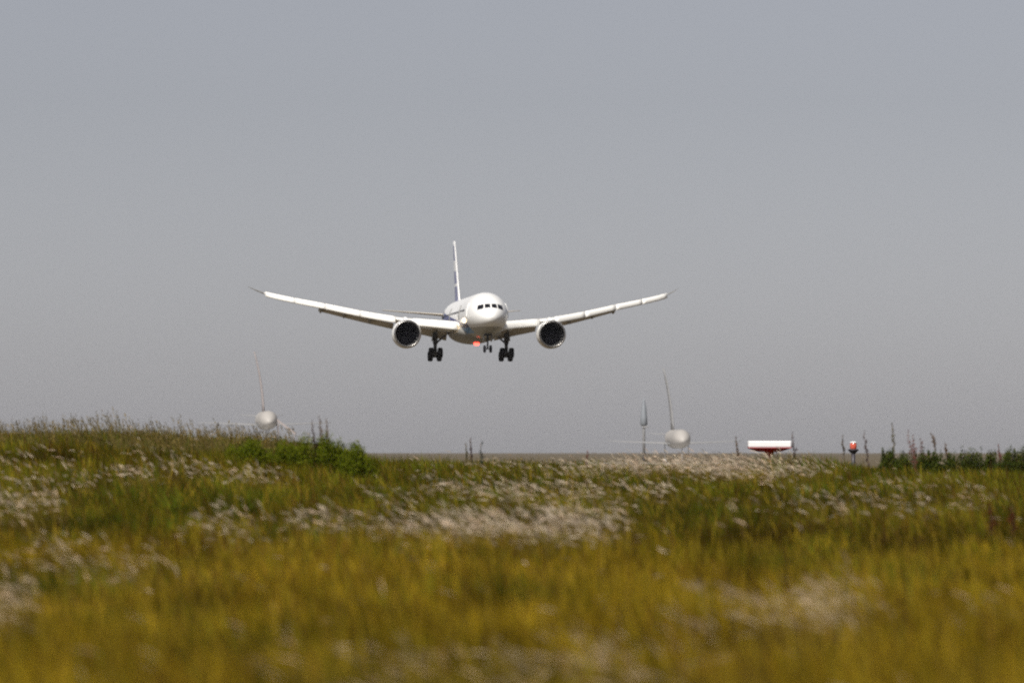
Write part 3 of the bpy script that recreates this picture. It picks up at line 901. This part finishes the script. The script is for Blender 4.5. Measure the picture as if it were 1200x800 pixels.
RB = 'dark green weed clumps along the right of the crest'
for px, py, w, lab in ((1041, 524, 20, 'dark weed clump nearest the orange-red lamp'),
                       (1058, 530, 22, 'low weed clump left of the thickest red-brown dock stalks'),
                       (1080, 529, 22, 'weed clump beneath the two thick red-brown dock stalks'),
                       (1095, 527, 16, 'narrow pointed weed clump under the drooping dock stalk'),
                       (1113, 529.5, 24, 'broad low weed clump under a short brown dock spike'),
                       (1139, 524.5, 30, 'tallest pointed weed clump in the middle of the right-hand row'),
                       (1160, 528, 18, 'round weed clump left of the last slanting dock stalk'),
                       (1180, 525, 18, 'weed clump just right of the last slanting dock stalk'),
                       (1197, 522.5, 24, 'dense dark weed clump at the right edge')):
    bush('weed_clump', lab, 'weeds', RB, px, py, w*1.3, 105, GR, 3000, .025, spiky=.8, nl=5, dome=.5)

def dock(px, pytop, Y, lean_px, label, col, hw=.035, frac=.6):
    top = at(px, pytop, Y); bx_ = top.x + lean_px/FPX*Y
    base = gz(bx_, Y)
    root = empty('dock_plant', (bx_, Y, base)); tag(root, label, 'weed', 'dock and seed stalks along the crest')
    d = Vector((top.x-bx_, 0, top.z-base)); h = d.length
    bend = lambda t: Vector((d.x*t**1.5, 0, d.z*t))
    MB().tube([bend(t) + Vector((0, 0, -.03 if t == 0 else 0)) for t in np.linspace(0, 1, 7)], [.008*(1-.6*t) for t in np.linspace(0, 1, 7)], 6).build('stem', M_stem, root)
    lumps = []
    for t in np.linspace(1-frac, 1.0, 9):
        p_ = bend(t); k = math.sin(math.pi*min(max((t-(1-frac))/frac, .12), .93))**.7
        lumps.append((p_.x + rng.normal(0, hw*.3), rng.normal(0, hw*.3), p_.z, hw*k*1.35*rng.uniform(.6, 1.25), hw*k*1.35, h*frac/9*.75))
    raw_mesh('seed_head', *leaf_cloud(lumps, 300, .016, [col, tuple(c*.7 for c in col), tuple(c*1.35 for c in col)]), M_leaf, root)
    lv = [(rng.normal(0, .05), rng.normal(0, .05), .05+.1*rng.random(), .05, .05, .06) for _ in range(4)]
    raw_mesh('base_leaves', *leaf_cloud(lv, 60, .05, GR), M_leaf, root)
M_stem = mat('dock_stem', (.09, .05, .025), .7, noise=.2, nscale=20)
RBN, BRN, GRY, OLV = (.18, .07, .055), (.18, .125, .085), (.17, .15, .13), (.16, .14, .07)
for a in ((862, 513, 108, 5, 'thin forked brown stalk just left of the white box', BRN, .03, .7),
          (928, 508, 108, 4, 'dark brown seed stalk touching the right end of the white box', (.06, .035, .035), .05, .75),
          (987, 510, 110, 3, 'faint grey seed stalk just left of the orange-red lamp', GRY, .03, .6),
          (1012, 507, 108, 7, 'dark slanting seed stalk just right of the orange-red lamp', (.075, .045, .04), .033, .8),
          (1045, 496, 106, 4, 'tallest grey-green seed stalk right of the lamp, rising from the first weed clump', OLV, .04, .6),
          (1064, 506, 105, 8, 'thick red-brown dock stalk leaning left, tallest of the red pair', RBN, .055, .85),
          (1069, 511, 104, 5, 'dark red dock stalk between the two thickest ones', RBN, .04, .8),
          (1078, 513, 105, 5, 'thick rusty dock stalk leaning left, right one of the red pair', (.14, .05, .032), .06, .85),
          (1092, 508, 106, 8, 'brown dock stalk with a short drooping head right of the red pair', BRN, .035, .35),
          (1108, 519, 105, 3, 'short brown dock spike over the broad low weed clump', BRN, .025, .5),
          (1170, 522, 105, 4, 'small slanting red-brown stalk near the right edge', RBN, .025, .6),
          (374, 488, 95, 7, 'tallest brown seed stalk on top of the broad left bush', BRN, .03, .6),
          (365, 494, 95, 8, 'dark brown seed stalk left of the tallest on the broad bush', (.07, .04, .03), .035, .6),
          (382, 493, 95, 5, 'thin brown seed stalk right of the tallest on the broad bush', BRN, .022, .6),
          (551, 514, 104, 2, 'thin purple-brown stalk standing alone at the middle of the crest', (.08, .05, .05), .022, .6),
          (546, 520, 104, 1, 'short pale stalk at the left of the mid-crest stalks', OLV, .022, .6),
          (563, 519, 104, 3, 'broad grey-green leafy stalk right of the purple-brown one', (.05, .06, .05), .045, .9),
          (688, 529, 106, 0, 'short red-brown stalk on the crest left of the white drift', RBN, .02, .7),
          (1160, 592, 66, 2, 'dark red dock in the field below the right weed clumps', (.085, .022, .015), .06, .8),
          (1186, 592, 66, 2, 'dark red dock in the field close to the right edge', (.085, .022, .015), .055, .8)):
    dock(a[0], a[1], a[2], a[3], a[4], a[5], a[6], a[7])

grass()
plumes()
skyline_stalks()

# ------------------------------------------------------------------ air
hb = MB().box((0, 4400, 36), (9400, 9200, 80)).build('haze', None, None, False)
hm = bpy.data.materials.new('haze_air'); hm.use_nodes = True
n, l = hm.node_tree.nodes, hm.node_tree.links
n.remove(n['Principled BSDF'])
pv = n.new('ShaderNodeVolumePrincipled')
pv.inputs['Color'].default_value = (.60, .605, .66, 1)
pv.inputs['Density'].default_value = 4e-5
l.new(pv.outputs[0], n['Material Output'].inputs['Volume'])
hb.data.materials.append(hm)
tag(hb, 'thin grey summer haze over the airfield', 'haze', kind='stuff')
